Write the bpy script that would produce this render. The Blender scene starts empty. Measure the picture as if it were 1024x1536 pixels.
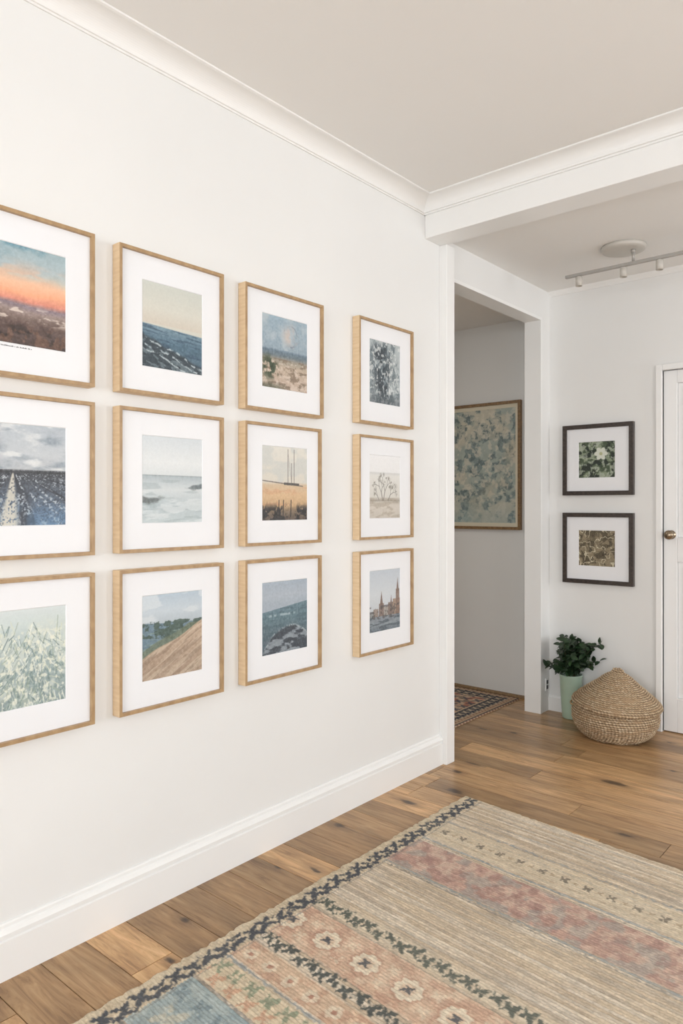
import bpy, bmesh, math, random
import numpy as np
from mathutils import Matrix, Vector

random.seed(4); np.random.seed(4)
SC = bpy.context.scene
COL = SC.collection

# ------------------------------------------------------------------ helpers
def lin(c):
    c = np.asarray(c, dtype=float) / 255.0
    return np.where(c <= 0.04045, c / 12.92, ((c + 0.055) / 1.055) ** 2.4)
def lin4(c):
    l = lin(c); return (float(l[0]), float(l[1]), float(l[2]), 1.0)

def link(o, parent=None):
    COL.objects.link(o)
    if parent is not None: o.parent = parent
    return o
def empty(name, loc=(0, 0, 0), M=None):
    e = bpy.data.objects.new(name, None); e.empty_display_size = 0.05
    link(e)
    if M is not None: e.matrix_world = M
    else: e.location = loc
    return e
def mesh_obj(name, verts, faces, mats=(), parent=None, smooth=False, fm=None):
    me = bpy.data.meshes.new(name)
    me.from_pydata([tuple(v) for v in verts], [], [tuple(f) for f in faces])
    for m in mats: me.materials.append(m)
    if fm is not None:
        for p, i in zip(me.polygons, fm): p.material_index = i
    if smooth:
        me.polygons.foreach_set("use_smooth", [True] * len(me.polygons))
    me.update()
    o = bpy.data.objects.new(name, me)
    return link(o, parent)
def box_vf(b, base=0):
    x0, y0, z0, x1, y1, z1 = b
    v = [(x0,y0,z0),(x1,y0,z0),(x1,y1,z0),(x0,y1,z0),(x0,y0,z1),(x1,y0,z1),(x1,y1,z1),(x0,y1,z1)]
    f = [(0,3,2,1),(4,5,6,7),(0,1,5,4),(1,2,6,5),(2,3,7,6),(3,0,4,7)]
    return v, [tuple(i + base for i in q) for q in f]
def boxes(name, bl, m, parent=None, bevel=0.0):
    V, F = [], []
    for b in bl:
        v, f = box_vf(b, len(V)); V += v; F += f
    o = mesh_obj(name, V, F, [m], parent)
    if bevel: add_bevel(o, bevel)
    return o
def add_bevel(o, w, seg=2):
    md = o.modifiers.new("bevel", 'BEVEL'); md.width = w; md.segments = seg; md.limit_method = 'ANGLE'
def extrude_profile(name, prof, axis, a0, a1, fn, m, parent=None):
    n = len(prof); V = [fn(p, q, a0) for p, q in prof] + [fn(p, q, a1) for p, q in prof]
    F = [(i, (i + 1) % n, n + (i + 1) % n, n + i) for i in range(n)]
    F += [tuple(range(n))[::-1], tuple(range(n, 2 * n))]
    o = mesh_obj(name, V, F, [m], parent)
    bm = bmesh.new(); bm.from_mesh(o.data); bmesh.ops.recalc_face_normals(bm, faces=bm.faces); bm.to_mesh(o.data); bm.free()
    return o
def lathe(name, prof, seg, m, parent=None, loc=(0, 0, 0), smooth=True):
    V, F = [], []
    n = len(prof)
    for r, z in prof:
        for k in range(seg):
            t = 2 * math.pi * k / seg
            V.append((r * math.cos(t), r * math.sin(t), z))
    for i in range(n - 1):
        for k in range(seg):
            a = i * seg + k; b = i * seg + (k + 1) % seg
            F.append((a, b, b + seg, a + seg))
    o = mesh_obj(name, V, F, [m], parent, smooth)
    o.location = loc
    return o
def grid_obj(name, P, C, m, parent=None, smooth=True):
    """P (h,w,3), C (h,w,3) srgb 0..255"""
    h, w = P.shape[:2]
    idx = np.arange(h * w).reshape(h, w)
    q = np.stack([idx[:-1, :-1], idx[:-1, 1:], idx[1:, 1:], idx[1:, :-1]], -1).reshape(-1, 4)
    me = bpy.data.meshes.new(name)
    me.vertices.add(h * w); me.vertices.foreach_set("co", P.reshape(-1).astype(np.float32))
    nf = len(q)
    me.loops.add(nf * 4); me.loops.foreach_set("vertex_index", q.reshape(-1).astype(np.int32))
    me.polygons.add(nf); me.polygons.foreach_set("loop_start", (np.arange(nf) * 4).astype(np.int32))
    me.polygons.foreach_set("loop_total", np.full(nf, 4, dtype=np.int32))
    me.update(calc_edges=True)
    if smooth: me.polygons.foreach_set("use_smooth", np.ones(nf, dtype=bool))
    a = me.color_attributes.new("Col", 'FLOAT_COLOR', 'POINT')
    L = np.ones((h * w, 4), dtype=np.float32); L[:, :3] = lin(np.clip(C, 0, 255).reshape(-1, 3))
    a.data.foreach_set("color", L.reshape(-1))
    me.materials.append(m)
    me.validate()
    return link(bpy.data.objects.new(name, me), parent)

# ------------------------------------------------------------------ noise
TAB = np.random.RandomState(11).rand(8, 256, 256)
def vn(x, y, s=0):
    T = TAB[s % 8]
    x = x + s * 17.31; y = y + s * 9.77
    xi = np.floor(x).astype(int); yi = np.floor(y).astype(int)
    fx = x - xi; fy = y - yi
    fx = fx * fx * (3 - 2 * fx); fy = fy * fy * (3 - 2 * fy)
    g = lambda i, j: T[(xi + i) % 256, (yi + j) % 256]
    return (g(0,0)*(1-fx)+g(1,0)*fx)*(1-fy) + (g(0,1)*(1-fx)+g(1,1)*fx)*fy
def fbm(x, y, s=0, o=4):
    t = 0; a = 0.5; n = 0
    for k in range(o):
        t = t + a * vn(x * 2**k, y * 2**k, s + k); n += a; a *= 0.5
    return t / n
def ss(a, b, x):
    t = np.clip((x - a) / (b - a), 0, 1); return t * t * (3 - 2 * t)
def mix(a, b, m):
    a = np.asarray(a, float); b = np.asarray(b, float)
    return a * (1 - m[..., None]) + b * m[..., None]
def desat(c, k, lift=0, to=(255, 255, 255)):
    l = (c @ np.array([.3, .59, .11]))[..., None]
    c = c * (1 - k) + l * k
    return c * (1 - lift) + np.array(to, float) * lift
def grad(V, st):
    vs = [s[0] for s in st]
    return np.stack([np.interp(V, vs, [s[1][k] for s in st]) for k in range(3)], -1)
def seg(U, V, u0, v0, u1, v1, w):
    du, dv = u1 - u0, v1 - v0; L = du * du + dv * dv
    t = np.clip(((U - u0) * du + (V - v0) * dv) / L, 0, 1)
    d = np.hypot(U - u0 - t * du, V - v0 - t * dv)
    return 1 - ss(w * 0.5, w, d)
def ell(da, db, ang, la, lb):
    c, s = math.cos(ang), math.sin(ang)
    p = da * c + db * s; q = -da * s + db * c
    return 1 - ss(0.7, 1.1, np.sqrt((p / la)**2 + (q / lb)**2))

# ------------------------------------------------------------------ materials
def new_mat(name):
    m = bpy.data.materials.new(name); m.use_nodes = True
    nt = m.node_tree; return m, nt, nt.nodes["Principled BSDF"]
def paint(name, rgb, rough=0.6, amt=0.03, scale=3.0, bump=0.0, bscale=200, metallic=0.0):
    m, nt, p = new_mat(name)
    tc = nt.nodes.new("ShaderNodeTexCoord")
    n = nt.nodes.new("ShaderNodeTexNoise"); n.inputs["Scale"].default_value = scale; n.inputs["Detail"].default_value = 4
    r = nt.nodes.new("ShaderNodeValToRGB")
    c = np.array(rgb, float)
    r.color_ramp.elements[0].position = 0.3; r.color_ramp.elements[1].position = 0.7
    r.color_ramp.elements[0].color = lin4(np.clip(c * (1 - amt), 0, 255)); r.color_ramp.elements[1].color = lin4(np.clip(c * (1 + amt), 0, 255))
    nt.links.new(tc.outputs["Object"], n.inputs["Vector"]); nt.links.new(n.outputs["Fac"], r.inputs["Fac"])
    nt.links.new(r.outputs["Color"], p.inputs["Base Color"])
    p.inputs["Roughness"].default_value = rough; p.inputs["Metallic"].default_value = metallic
    if bump:
        b = nt.nodes.new("ShaderNodeBump"); b.inputs["Strength"].default_value = bump; b.inputs["Distance"].default_value = 0.002
        n2 = nt.nodes.new("ShaderNodeTexNoise"); n2.inputs["Scale"].default_value = bscale
        nt.links.new(tc.outputs["Object"], n2.inputs["Vector"]); nt.links.new(n2.outputs["Fac"], b.inputs["Height"])
        nt.links.new(b.outputs["Normal"], p.inputs["Normal"])
    return m
def woodm(name, c0, c1, rough=0.45, sc=(30, 30, 4)):
    m, nt, p = new_mat(name)
    tc = nt.nodes.new("ShaderNodeTexCoord"); mp = nt.nodes.new("ShaderNodeMapping"); mp.inputs["Scale"].default_value = sc
    n = nt.nodes.new("ShaderNodeTexNoise"); n.inputs["Scale"].default_value = 4; n.inputs["Detail"].default_value = 5; n.inputs["Distortion"].default_value = 0.2
    r = nt.nodes.new("ShaderNodeValToRGB"); r.color_ramp.elements[0].position = .3; r.color_ramp.elements[1].position = .7
    r.color_ramp.elements[0].color = lin4(c0); r.color_ramp.elements[1].color = lin4(c1)
    L = nt.links.new
    L(tc.outputs["Object"], mp.inputs["Vector"]); L(mp.outputs[0], n.inputs["Vector"]); L(n.outputs["Fac"], r.inputs["Fac"]); L(r.outputs["Color"], p.inputs["Base Color"])
    p.inputs["Roughness"].default_value = rough
    return m
def colattr(name, rough=0.6, nscale=0, namt=0.0, bump=0.0, stretch=(1, 1, 1), coat=0.0):
    m, nt, p = new_mat(name); L = nt.links.new
    a = nt.nodes.new("ShaderNodeVertexColor"); a.layer_name = "Col"
    out = a.outputs["Color"]
    if nscale:
        tc = nt.nodes.new("ShaderNodeTexCoord"); mp = nt.nodes.new("ShaderNodeMapping"); mp.inputs["Scale"].default_value = stretch
        n = nt.nodes.new("ShaderNodeTexNoise"); n.inputs["Scale"].default_value = nscale; n.inputs["Detail"].default_value = 3
        L(tc.outputs["Object"], mp.inputs["Vector"]); L(mp.outputs[0], n.inputs["Vector"])
        mr = nt.nodes.new("ShaderNodeMapRange"); mr.inputs["From Min"].default_value = .3; mr.inputs["From Max"].default_value = .7
        mr.inputs["To Min"].default_value = 1 - namt; mr.inputs["To Max"].default_value = 1 + namt
        L(n.outputs["Fac"], mr.inputs["Value"])
        vm = nt.nodes.new("ShaderNodeVectorMath"); vm.operation = 'SCALE'
        L(out, vm.inputs[0]); L(mr.outputs[0], vm.inputs["Scale"]); out = vm.outputs[0]
        if bump:
            b = nt.nodes.new("ShaderNodeBump"); b.inputs["Strength"].default_value = bump; b.inputs["Distance"].default_value = 0.003
            L(n.outputs["Fac"], b.inputs["Height"]); L(b.outputs["Normal"], p.inputs["Normal"])
    L(out, p.inputs["Base Color"]); p.inputs["Roughness"].default_value = rough
    p.inputs["Coat Weight"].default_value = coat; p.inputs["Coat Roughness"].default_value = 0.05
    return m

M_wall = paint("wall_paint", (233, 233, 231), 0.55, 0.008, 1.5, 0.05, 400)
M_ceil = paint("ceiling_paint", (238, 237, 234), 0.8, 0.006, 1.0)
M_trim = paint("trim_gloss_paint", (240, 240, 238), 0.35, 0.006, 2.0)
M_door = paint("door_paint", (240, 240, 239), 0.35, 0.006, 2.0)
M_oak_lit = woodm("pale_oak_lit_side", (214, 185, 146), (229, 203, 167), 0.5, (24, 24, 3))  # frame sides: light from behind the camera put into a paler oak colour
M_oak_shade = woodm("oak_front_shaded", (158, 127, 90), (184, 154, 114), 0.4, (10, 6, 6))  # same frames' fronts, coloured deeper as the less lit face
M_mat = paint("mat_board", (237, 238, 240), 0.5, 0.004, 5.0)
M_matc = paint("mat_cream", (220, 212, 190), 0.6, 0.02, 5.0)
M_darkf = woodm("dark_frame_wood", (46, 40, 37), (74, 64, 58), 0.4, (20, 20, 20))
M_brownf = woodm("brown_frame_wood", (112, 86, 56), (150, 118, 78), 0.4, (20, 20, 20))
M_art = colattr("print_ink", 0.45, 260, 0.03)
M_rug = colattr("woven_rug", 0.95, 130, 0.15, 0.6, (1, 2.2, 1))
M_straw = colattr("woven_seagrass", 0.85, 180, 0.18, 0.4)
M_metal = paint("brushed_steel", (172, 169, 164), 0.4, 0.02, 20, metallic=0.3)
M_knob = paint("aged_brass", (150, 135, 115), 0.25, 0.03, 30, metallic=0.9)
M_vase = paint("mint_glaze", (174, 196, 176), 0.3, 0.03, 8)
M_leaf = paint("leaf_green", (36, 56, 33), 0.42, 0.38, 25)
M_stem = paint("stem_brown", (60, 62, 38), 0.7, 0.1, 30)
M_dark = paint("dark_plastic", (60, 60, 60), 0.5, 0.02, 10)
M_soil = paint("soil", (55, 42, 32), 0.9, 0.2, 60)
M_winf = paint("window_frame_paint", (238, 238, 236), 0.4, 0.005, 3)
M_fix = paint("satin_nickel_enamel", (196, 192, 184), 0.4, 0.01, 10)

def floor_mat():
    m, nt, p = new_mat("oak_floorboards"); L = nt.links.new; N = nt.nodes.new
    tc = N("ShaderNodeTexCoord"); a = N("ShaderNodeVertexColor"); a.layer_name = "Col"
    off = N("ShaderNodeVectorMath"); off.operation = 'SCALE'; off.inputs["Scale"].default_value = 37.0
    L(a.outputs["Color"], off.inputs[0])
    add = N("ShaderNodeVectorMath"); add.operation = 'ADD'; L(tc.outputs["Object"], add.inputs[0]); L(off.outputs[0], add.inputs[1])
    mp = N("ShaderNodeMapping"); mp.inputs["Scale"].default_value = (1.2, 13, 1); L(add.outputs[0], mp.inputs["Vector"])
    n = N("ShaderNodeTexNoise"); n.inputs["Scale"].default_value = 2.4; n.inputs["Detail"].default_value = 9; n.inputs["Distortion"].default_value = 1.6; n.inputs["Roughness"].default_value = .70
    L(mp.outputs[0], n.inputs["Vector"])
    mp3 = N("ShaderNodeMapping"); mp3.inputs["Scale"].default_value = (1.0, 4, 1); L(add.outputs[0], mp3.inputs["Vector"])
    n3 = N("ShaderNodeTexNoise"); n3.inputs["Scale"].default_value = 1.6; n3.inputs["Detail"].default_value = 3; n3.inputs["Distortion"].default_value = 1.4
    L(mp3.outputs[0], n3.inputs["Vector"])
    r = N("ShaderNodeValToRGB"); e = r.color_ramp.elements
    e[0].position = .29; e[0].color = lin4((144, 106, 70)); e[1].position = .71; e[1].color = lin4((226, 188, 140))
    k = e.new(.5); k.color = lin4((198, 156, 109))
    L(n.outputs["Fac"], r.inputs["Fac"])
    sep = N("ShaderNodeSeparateColor"); L(a.outputs["Color"], sep.inputs[0])
    mr = N("ShaderNodeMapRange"); mr.inputs["To Min"].default_value = 0.54; mr.inputs["To Max"].default_value = 1.14; L(sep.outputs[0], mr.inputs["Value"])
    mr3 = N("ShaderNodeMapRange"); mr3.inputs["From Min"].default_value = .3; mr3.inputs["From Max"].default_value = .7; mr3.inputs["To Min"].default_value = .76; mr3.inputs["To Max"].default_value = 1.14; L(n3.outputs["Fac"], mr3.inputs["Value"])
    mul = N("ShaderNodeMath"); mul.operation = 'MULTIPLY'; L(mr.outputs[0], mul.inputs[0]); L(mr3.outputs[0], mul.inputs[1])
    sc = N("ShaderNodeVectorMath"); sc.operation = 'SCALE'; L(r.outputs["Color"], sc.inputs[0]); L(mul.outputs[0], sc.inputs["Scale"])
    mp2 = N("ShaderNodeMapping"); mp2.inputs["Scale"].default_value = (1.3, 3.0, 1); L(add.outputs[0], mp2.inputs["Vector"])
    nd = N("ShaderNodeTexNoise"); nd.inputs["Scale"].default_value = 11; L(mp2.outputs[0], nd.inputs["Vector"])
    vd = N("ShaderNodeVectorMath"); vd.operation = 'MULTIPLY_ADD'; L(nd.outputs["Color"], vd.inputs[0]); vd.inputs[1].default_value = (.10, .10, 0); L(mp2.outputs[0], vd.inputs[2])
    v = N("ShaderNodeTexVoronoi"); v.voronoi_dimensions = '2D'; v.inputs["Scale"].default_value = 1.45; L(vd.outputs[0], v.inputs["Vector"])
    sv = N("ShaderNodeSeparateColor"); L(v.outputs["Color"], sv.inputs[0])
    ks = N("ShaderNodeMapRange"); ks.inputs["To Min"].default_value = .6; ks.inputs["To Max"].default_value = 2.2; L(sv.outputs[1], ks.inputs["Value"])
    kd = N("ShaderNodeMath"); kd.operation = 'MULTIPLY'; L(v.outputs["Distance"], kd.inputs[0]); L(ks.outputs[0], kd.inputs[1])
    vr = N("ShaderNodeValToRGB"); e = vr.color_ramp.elements
    e[0].position = .0; e[0].color = (1, 1, 1, 1); e[1].position = .22; e[1].color = (0, 0, 0, 1); k = e.new(.05); k.color = (.85, .85, .85, 1); k = e.new(.09); k.color = (.3, .3, .3, 1)
    L(kd.outputs[0], vr.inputs["Fac"])
    gt = N("ShaderNodeMath"); gt.operation = 'GREATER_THAN'; gt.inputs[1].default_value = .38; L(sv.outputs[0], gt.inputs[0])
    km = N("ShaderNodeMath"); km.operation = 'MULTIPLY'; L(vr.outputs["Color"], km.inputs[0]); L(gt.outputs[0], km.inputs[1])
    mx = N("ShaderNodeMix"); mx.data_type = 'RGBA'; L(km.outputs[0], mx.inputs["Factor"]); L(sc.outputs[0], mx.inputs[6]); mx.inputs[7].default_value = lin4((60, 42, 30))
    L(mx.outputs[2], p.inputs["Base Color"])
    p.inputs["Roughness"].default_value = .30
    b = N("ShaderNodeBump"); b.inputs["Strength"].default_value = .12; b.inputs["Distance"].default_value = .002; L(n.outputs["Fac"], b.inputs["Height"]); L(b.outputs["Normal"], p.inputs["Normal"])
    return m
M_floor = floor_mat()

# ------------------------------------------------------------------ room shell
H1, H2, HH = 2.79, 2.66, 2.56
YB = 4.373
boxes("wall_left", [(-.10, -3, 0, 0, 3.165, H1 + .1), (-.10, 3.165, 2.48, 0, 4.258, H1 + .1), (-.10, 4.258, 0, 0, 4.60, H1 + .1)], M_wall)
boxes("wall_back", [(0, YB, 0, .69, YB + .1, H1), (.69, YB, 2.08, 1.51, YB + .1, H1), (1.51, YB, 0, 5, YB + .1, H1)], M_wall)
boxes("wall_right", [(5, -3, 0, 5.12, 5, .8), (5, -3, 2.4, 5.12, 5, H1 + .1), (5, -3, .8, 5.12, -.6, 2.4), (5, 2.0, .8, 5.12, 3.3, 2.4), (5, 4.3, .8, 5.12, 5, 2.4)], M_wall)
boxes("wall_front", [(-.1, -3.12, 0, 5.12, -3, .6), (-.1, -3.12, 2.45, 5.12, -3, H1 + .1), (-.1, -3.12, .6, .9, -3, 2.45), (4.1, -3.12, .6, 5.12, -3, 2.45)], M_wall)
boxes("wall_hallway", [(-2.3, 4.50, 0, -.10, 4.60, 2.7), (-2.4, 1.6, 0, -2.3, 4.6, 2.7), (-2.3, 1.6, 0, -.10, 1.7, 2.7)], M_wall)
boxes("ceiling", [(-.1, -3, H1, 5.1, 3.0, H1 + .1)], M_ceil)
boxes("ceiling_back", [(0, 3.0, H2, 5.1, YB, H2 + .1)], M_ceil)
boxes("ceiling_hallway", [(-2.3, 1.7, HH, -.1, 4.5, HH + .1)], M_ceil)
boxes("ceiling_beam", [(0, 2.963, 2.613, 5.0, 3.11, H1)], M_trim, bevel=.003)

def window(name, plane, c, a0, a1, z0, z1):
    e = empty(name, (0, 0, 0)); t = .05; am = (a0 + a1) / 2; zm = (z0 + z1) / 2
    L = [(a0, a0 + t, z0, z1), (a1 - t, a1, z0, z1), (a0, a1, z0, z0 + t), (a0, a1, z1 - t, z1), (am - t/2, am + t/2, z0, z1), (a0, a1, zm - .02, zm + .02)]
    bl = []
    for p0, p1, q0, q1 in L:
        bl.append((c - .02, p0, q0, c + .02, p1, q1) if plane == 'x' else (p0, c - .02, q0, p1, c + .02, q1))
    boxes("sash", bl, M_winf, e)
    if plane == 'x': boxes("sill", [(4.95, a0 - .04, z0 - .03, 5.12, a1 + .04, z0)], M_winf, e)
    else: boxes("sill", [(a0 - .04, -3.12, z0 - .03, a1 + .04, -2.95, z0)], M_winf, e)
window("window_1", 'x', 5.06, -.6, 2.0, .8, 2.4)
window("window_2", 'x', 5.06, 3.3, 4.3, .8, 2.4)
window("window_3", 'y', -3.06, .9, 4.1, .6, 2.45)

def build_floor():
    V, F, C = [], [], []
    rs = random.Random(7)
    y = -3.0; pw = .138
    while y < 4.6:
        x = -2.35 - rs.random() * 1.5
        while x < 5.05:
            L = rs.uniform(.7, 1.9)
            c = (rs.random(), rs.random(), rs.random(), 1)
            g = .0013
            v, f = box_vf((max(x, -2.35) + g, y + g, -.012, min(x + L, 5.05) - g, y + pw - g, 0), len(V))
            if min(x + L, 5.05) - max(x, -2.35) > .02:
                V += v; F += f; C += [c] * 8
            x += L
        y += pw
    v, f = box_vf((-2.4, -3.1, -.05, 5.1, 4.6, -.006), len(V)); V += v; F += f; C += [(0, 0, 0, 1)] * 8
    o = mesh_obj("floor", V, F, [M_floor])
    a = o.data.color_attributes.new("Col", 'FLOAT_COLOR', 'POINT')
    a.data.foreach_set("color", np.array(C, dtype=np.float32).reshape(-1))
build_floor()

def cove(n=12, step=1.0):
    s = step
    pts = [(0, -.065), (.005 * s, -.065), (.006 * s, -.059), (.011 * s, -.058), (.012 * s, -.052)]
    for i in range(n + 1):
        t = i / n * math.pi / 2
        pts.append((.012 * s + (.076 - .012 * s) * (1 - math.cos(t)) , -.052 + .044 * math.sin(t)))
    pts += [(.084, -.006), (.084, 0), (0, 0)]
    return pts
extrude_profile("trim_1", cove(step=1.0), 'y', -3.0, 2.963, lambda p, q, a: (p, a, H1 + q), M_ceil)
extrude_profile("trim_2", cove(step=1.7), 'x', 0, 5.0, lambda p, q, a: (a, 2.963 - p, H1 + q), M_trim)
sm = [(0, -.028), (.006, -.028), (.012, -.018), (.022, -.008), (.028, 0), (0, 0)]
extrude_profile("trim_3", sm, 'x', 0, 5.0, lambda p, q, a: (a, YB - p, H2 + q), M_trim)
bb = [(0, 0), (.020, 0), (.020, .106), (.015, .109), (.015, .116), (.021, .119), (.021, .126), (.014, .135), (.008, .138), (.008, .147), (.004, .151), (0, .151)]
extrude_profile("baseboard_left", bb, 'y', -3.0, 3.095, lambda p, q, a: (p, a, q), M_trim)
bs = [(0, 0), (.014, 0), (.014, .085), (.008, .095), (0, .098)]
extrude_profile("baseboard_back", bs, 'x', 0.0, .655, lambda p, q, a: (a, YB - p, q), M_trim)
extrude_profile("baseboard_back.001", bs, 'x', 1.545, 5.0, lambda p, q, a: (a, YB - p, q), M_trim)
boxes("trim_4", [(-.105, 3.095, 0, .043, 3.168, 2.613)], M_trim, bevel=.003)
boxes("trim_5", [(-.106, 4.240, 0, .003, 4.2585, 2.462)], M_trim)
boxes("trim_6", [(-.106, 3.168, 2.462, .003, 4.2585, 2.481)], M_trim)
q = [(0, 0), (.02, 0), (.02, .008), (.012, .018), (0, .022)]
extrude_profile("baseboard_hallway", q, 'x', -2.3, -.10, lambda p, q_, a: (a, 4.50 - p, q_), M_brownf)

# ------------------------------------------------------------------ door
def build_door():
    e = empty("door_1", (0, 0, 0))
    x0, x1, z1 = .690, 1.51, 2.08
    y = YB + .012
    st = .075
    L = [(x0, y, .005, x0 + st, y + .04, z1), (x1 - st, y, .005, x1, y + .04, z1)]
    rails = [(.005, .20), (.98, 1.12), (z1 - .075, z1)]
    for a, b in rails: L.append((x0 + st, y, a, x1 - st, y + .04, b))
    xm = (x0 + x1) / 2
    for a, b in [(.20, .98), (1.12, z1 - .075)]:
        L.append((xm - .04, y, a, xm + .04, y + .04, b))
    boxes("slab", L, M_door, e, .003)
    P = []
    for a, b in [(.20, .98), (1.12, z1 - .075)]:
        for p0, p1 in [(x0 + st, xm - .04), (xm + .04, x1 - st)]:
            P.append((p0, y + .016, a, p1, y + .03, b)); P.append((p0 + .03, y + .008, a + .03, p1 - .03, y + .02, b - .03))
    boxes("panels", P, M_door, e, .004)
    boxes("architrave", [(.655, YB - .018, 0, .690, YB + .03, 2.115), (1.51, YB - .018, 0, 1.545, YB + .03, 2.115), (.690, YB - .018, 2.08, 1.51, YB + .03, 2.115)], M_trim, e, .004)
    k = lathe("knob", [(0.0001, 0), (.026, 0), (.026, .005), (.012, .008), (.010, .026), (.020, .032), (.027, .042), (.026, .052), (.016, .060), (.0001, .062)], 28, M_knob, e, (.733, y, 1.135))
    k.rotation_euler = (math.radians(90), 0, 0)
build_door()

# ------------------------------------------------------------------ paintings
def UV(nu, nv):
    return np.meshgrid(np.linspace(0, 1, nu), np.linspace(0, 1, nv))
def a11(U, V):
    W = V + .06 * (fbm(U * 3, V * 8, 1) - .5)
    c = grad(W, [(0, (72, 54, 48)), (.22, (98, 76, 68)), (.34, (154, 134, 126)), (.40, (128, 112, 122)), (.45, (222, 136, 112)), (.53, (248, 166, 122)), (.62, (240, 188, 150)), (.70, (196, 190, 176)), (.8, (136, 164, 174)), (1, (100, 146, 164))])
    c = mix(c, (190, 200, 200), ss(.42, .66, fbm(U * 3, V * 5, 2)) * ss(.62, .8, V) * .6)
    c = mix(c, (232, 176, 140), ss(.45, .65, fbm(U * 2.5, V * 9, 6)) * ss(.6, .7, V) * ss(.9, .7, V) * .6)
    c = mix(c, (52, 38, 34), ss(.42, .62, fbm(U * 7 + V * 4, V * 12, 3)) * ss(.32, .2, V + .12 * U) * .9)
    c = mix(c, (120, 82, 60), ss(.5, .62, fbm(U * 12, V * 14, 7)) * ss(.26, .1, V) * .6)
    c = mix(c, (224, 208, 194), ss(.54, .64, fbm(U * 7, V * 26, 4)) * ss(.2, .28, V) * ss(.42, .36, V) * .8)
    return c
def a12(U, V):
    c = grad(V, [(0, (76, 100, 116)), (.3, (74, 106, 126)), (.48, (112, 142, 158)), (.50, (104, 132, 150)), (.515, (206, 196, 180)), (.7, (210, 208, 195)), (1, (200, 204, 194))])
    h = .50 - .04 * U
    c = mix(c, (52, 78, 102), ss(.48, .64, fbm(U * 4, V * 46 + U * 3, 2)) * (V < h) * .7)
    c = mix(c, (206, 204, 190), ss(h, h + .012, V) * (V < .52))
    shore = .36 - .30 * U + .05 * fbm(U * 8, V * 3, 4)
    c = mix(c, (44, 56, 64), ss(shore + .02, shore - .03, V) * .9)
    for k, s in enumerate([.02, .09, .16]):
        c = mix(c, (196, 210, 214), ss(.022, .0, abs(V - shore + s + .02 * np.sin(U * 9 + k))) * ss(.44, .6, fbm(U * 16, V * 26, 5 + k)) * .9)
    c = mix(c, (120, 138, 146), ss(.54, .64, fbm(U * 10, V * 30 + U * 8, 6)) * (V < shore) * .6)
    return c
def a13(U, V):
    c = grad(V, [(0, (190, 166, 148)), (.3, (190, 170, 148)), (.40, (154, 146, 130)), (.46, (104, 120, 128)), (.52, (98, 120, 136)), (.55, (142, 162, 176)), (1, (146, 170, 186))])
    c = mix(c, (182, 194, 198), ss(.42, .66, fbm(U * 4, V * 5, 3)) * (V > .55) * .7)
    c = mix(c, (204, 182, 168), ss(.24, .02, np.hypot(U - .62, (V - .76) * 1.1)) * ss(.3, .6, fbm(U * 8, V * 8, 2)) * .85)
    c = mix(c, (112, 124, 138), ss(.018, .0, abs(np.hypot(U - .62, V - .76) - .15)) * ss(.45, .6, fbm(U * 12, V * 12, 5)) * .6)
    c = mix(c, (124, 106, 86), ss(.5, .62, fbm(U * 10, V * 26, 4)) * (V < .42) * .7)
    c = mix(c, (216, 200, 184), ss(.52, .64, fbm(U * 12, V * 20, 7)) * (V < .38) * .6)
    c = mix(c, (58, 72, 50), ss(.26, .08, np.hypot((U - .15), (V - .28) * 1.1)) * ss(.38, .52, fbm(U * 14, V * 14, 6)))
    c = mix(c, (70, 76, 56), ss(.12, .04, V + .05 * fbm(U * 9, V, 1)) * .7 * ss(.6, .3, U))
    return c
def a14(U, V):
    n = fbm(U * 7, V * 8, 2); n2 = fbm(U * 9, V * 8, 5)
    c = mix(np.full(U.shape + (3,), (172., 182., 184.)), (112, 126, 132), ss(.35, .62, n))
    m = ss(.46, .05, abs(U - .42 - .1 * (vn(V * 5, V * 0, 3) - .5))) * ss(1.02, .82, V)
    c = mix(c, (56, 68, 76), ss(.36, .6, n2) * m * .95)
    c = mix(c, (40, 50, 58), ss(.55, .64, fbm(U * 20, V * 16, 1)) * m * .8)
    c = mix(c, (214, 218, 216), ss(.56, .66, fbm(U * 20, V * 20, 7)) * .75)
    for u in (.34, .52, .60): c = mix(c, (46, 54, 62), seg(U, V, u, .12, u + .03, .86, .012) * .55)
    c = mix(c, (84, 94, 100), ss(.22, .05, V) * .6)
    return c
def a21(U, V):
    c = grad(V, [(0, (92, 118, 146)), (.3, (84, 98, 116)), (.53, (58, 60, 64)), (.56, (178, 184, 188)), (.7, (190, 196, 200)), (1, (176, 186, 194))])
    c = mix(c, (134, 147, 160), ss(.38, .66, fbm(U * 3, V * 11, 2, 5)) * (V > .56) * .75)
    c = mix(c, (224, 226, 224), ss(.48, .72, fbm(U * 4, V * 13, 5, 5)) * (V > .56) * .8)
    d = np.maximum(.56 - V, .004); ang = (U - .36) / d
    g = (V < .55)
    c = mix(c, (44, 48, 56), ss(.40, .6, vn(ang * 3.2, V * 2, 3)) * g * .75)
    c = mix(c, (180, 190, 198), ss(.45, .7, vn(ang * 6, V * 9, 6)) * ss(.45, .62, vn(U * 60, V * 76, 4)) * g * .85)
    c = mix(c, (48, 52, 60), ss(.55, .7, vn(U * 66, V * 80, 1)) * g * .5)
    c = mix(c, (92, 140, 184), ss(.4, .6, fbm(U * 4, V * 4, 1)) * ss(.3, .0, V) * .4)
    c = mix(c, (216, 210, 192), ss(.30, .10, abs(ang + .10)) * g * .85 * ss(.15, .4, vn(U * 60, V * 70, 5)))
    c = mix(c, (46, 48, 52), ss(.028, .0, abs(V - .53)) * .9)
    return c
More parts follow.
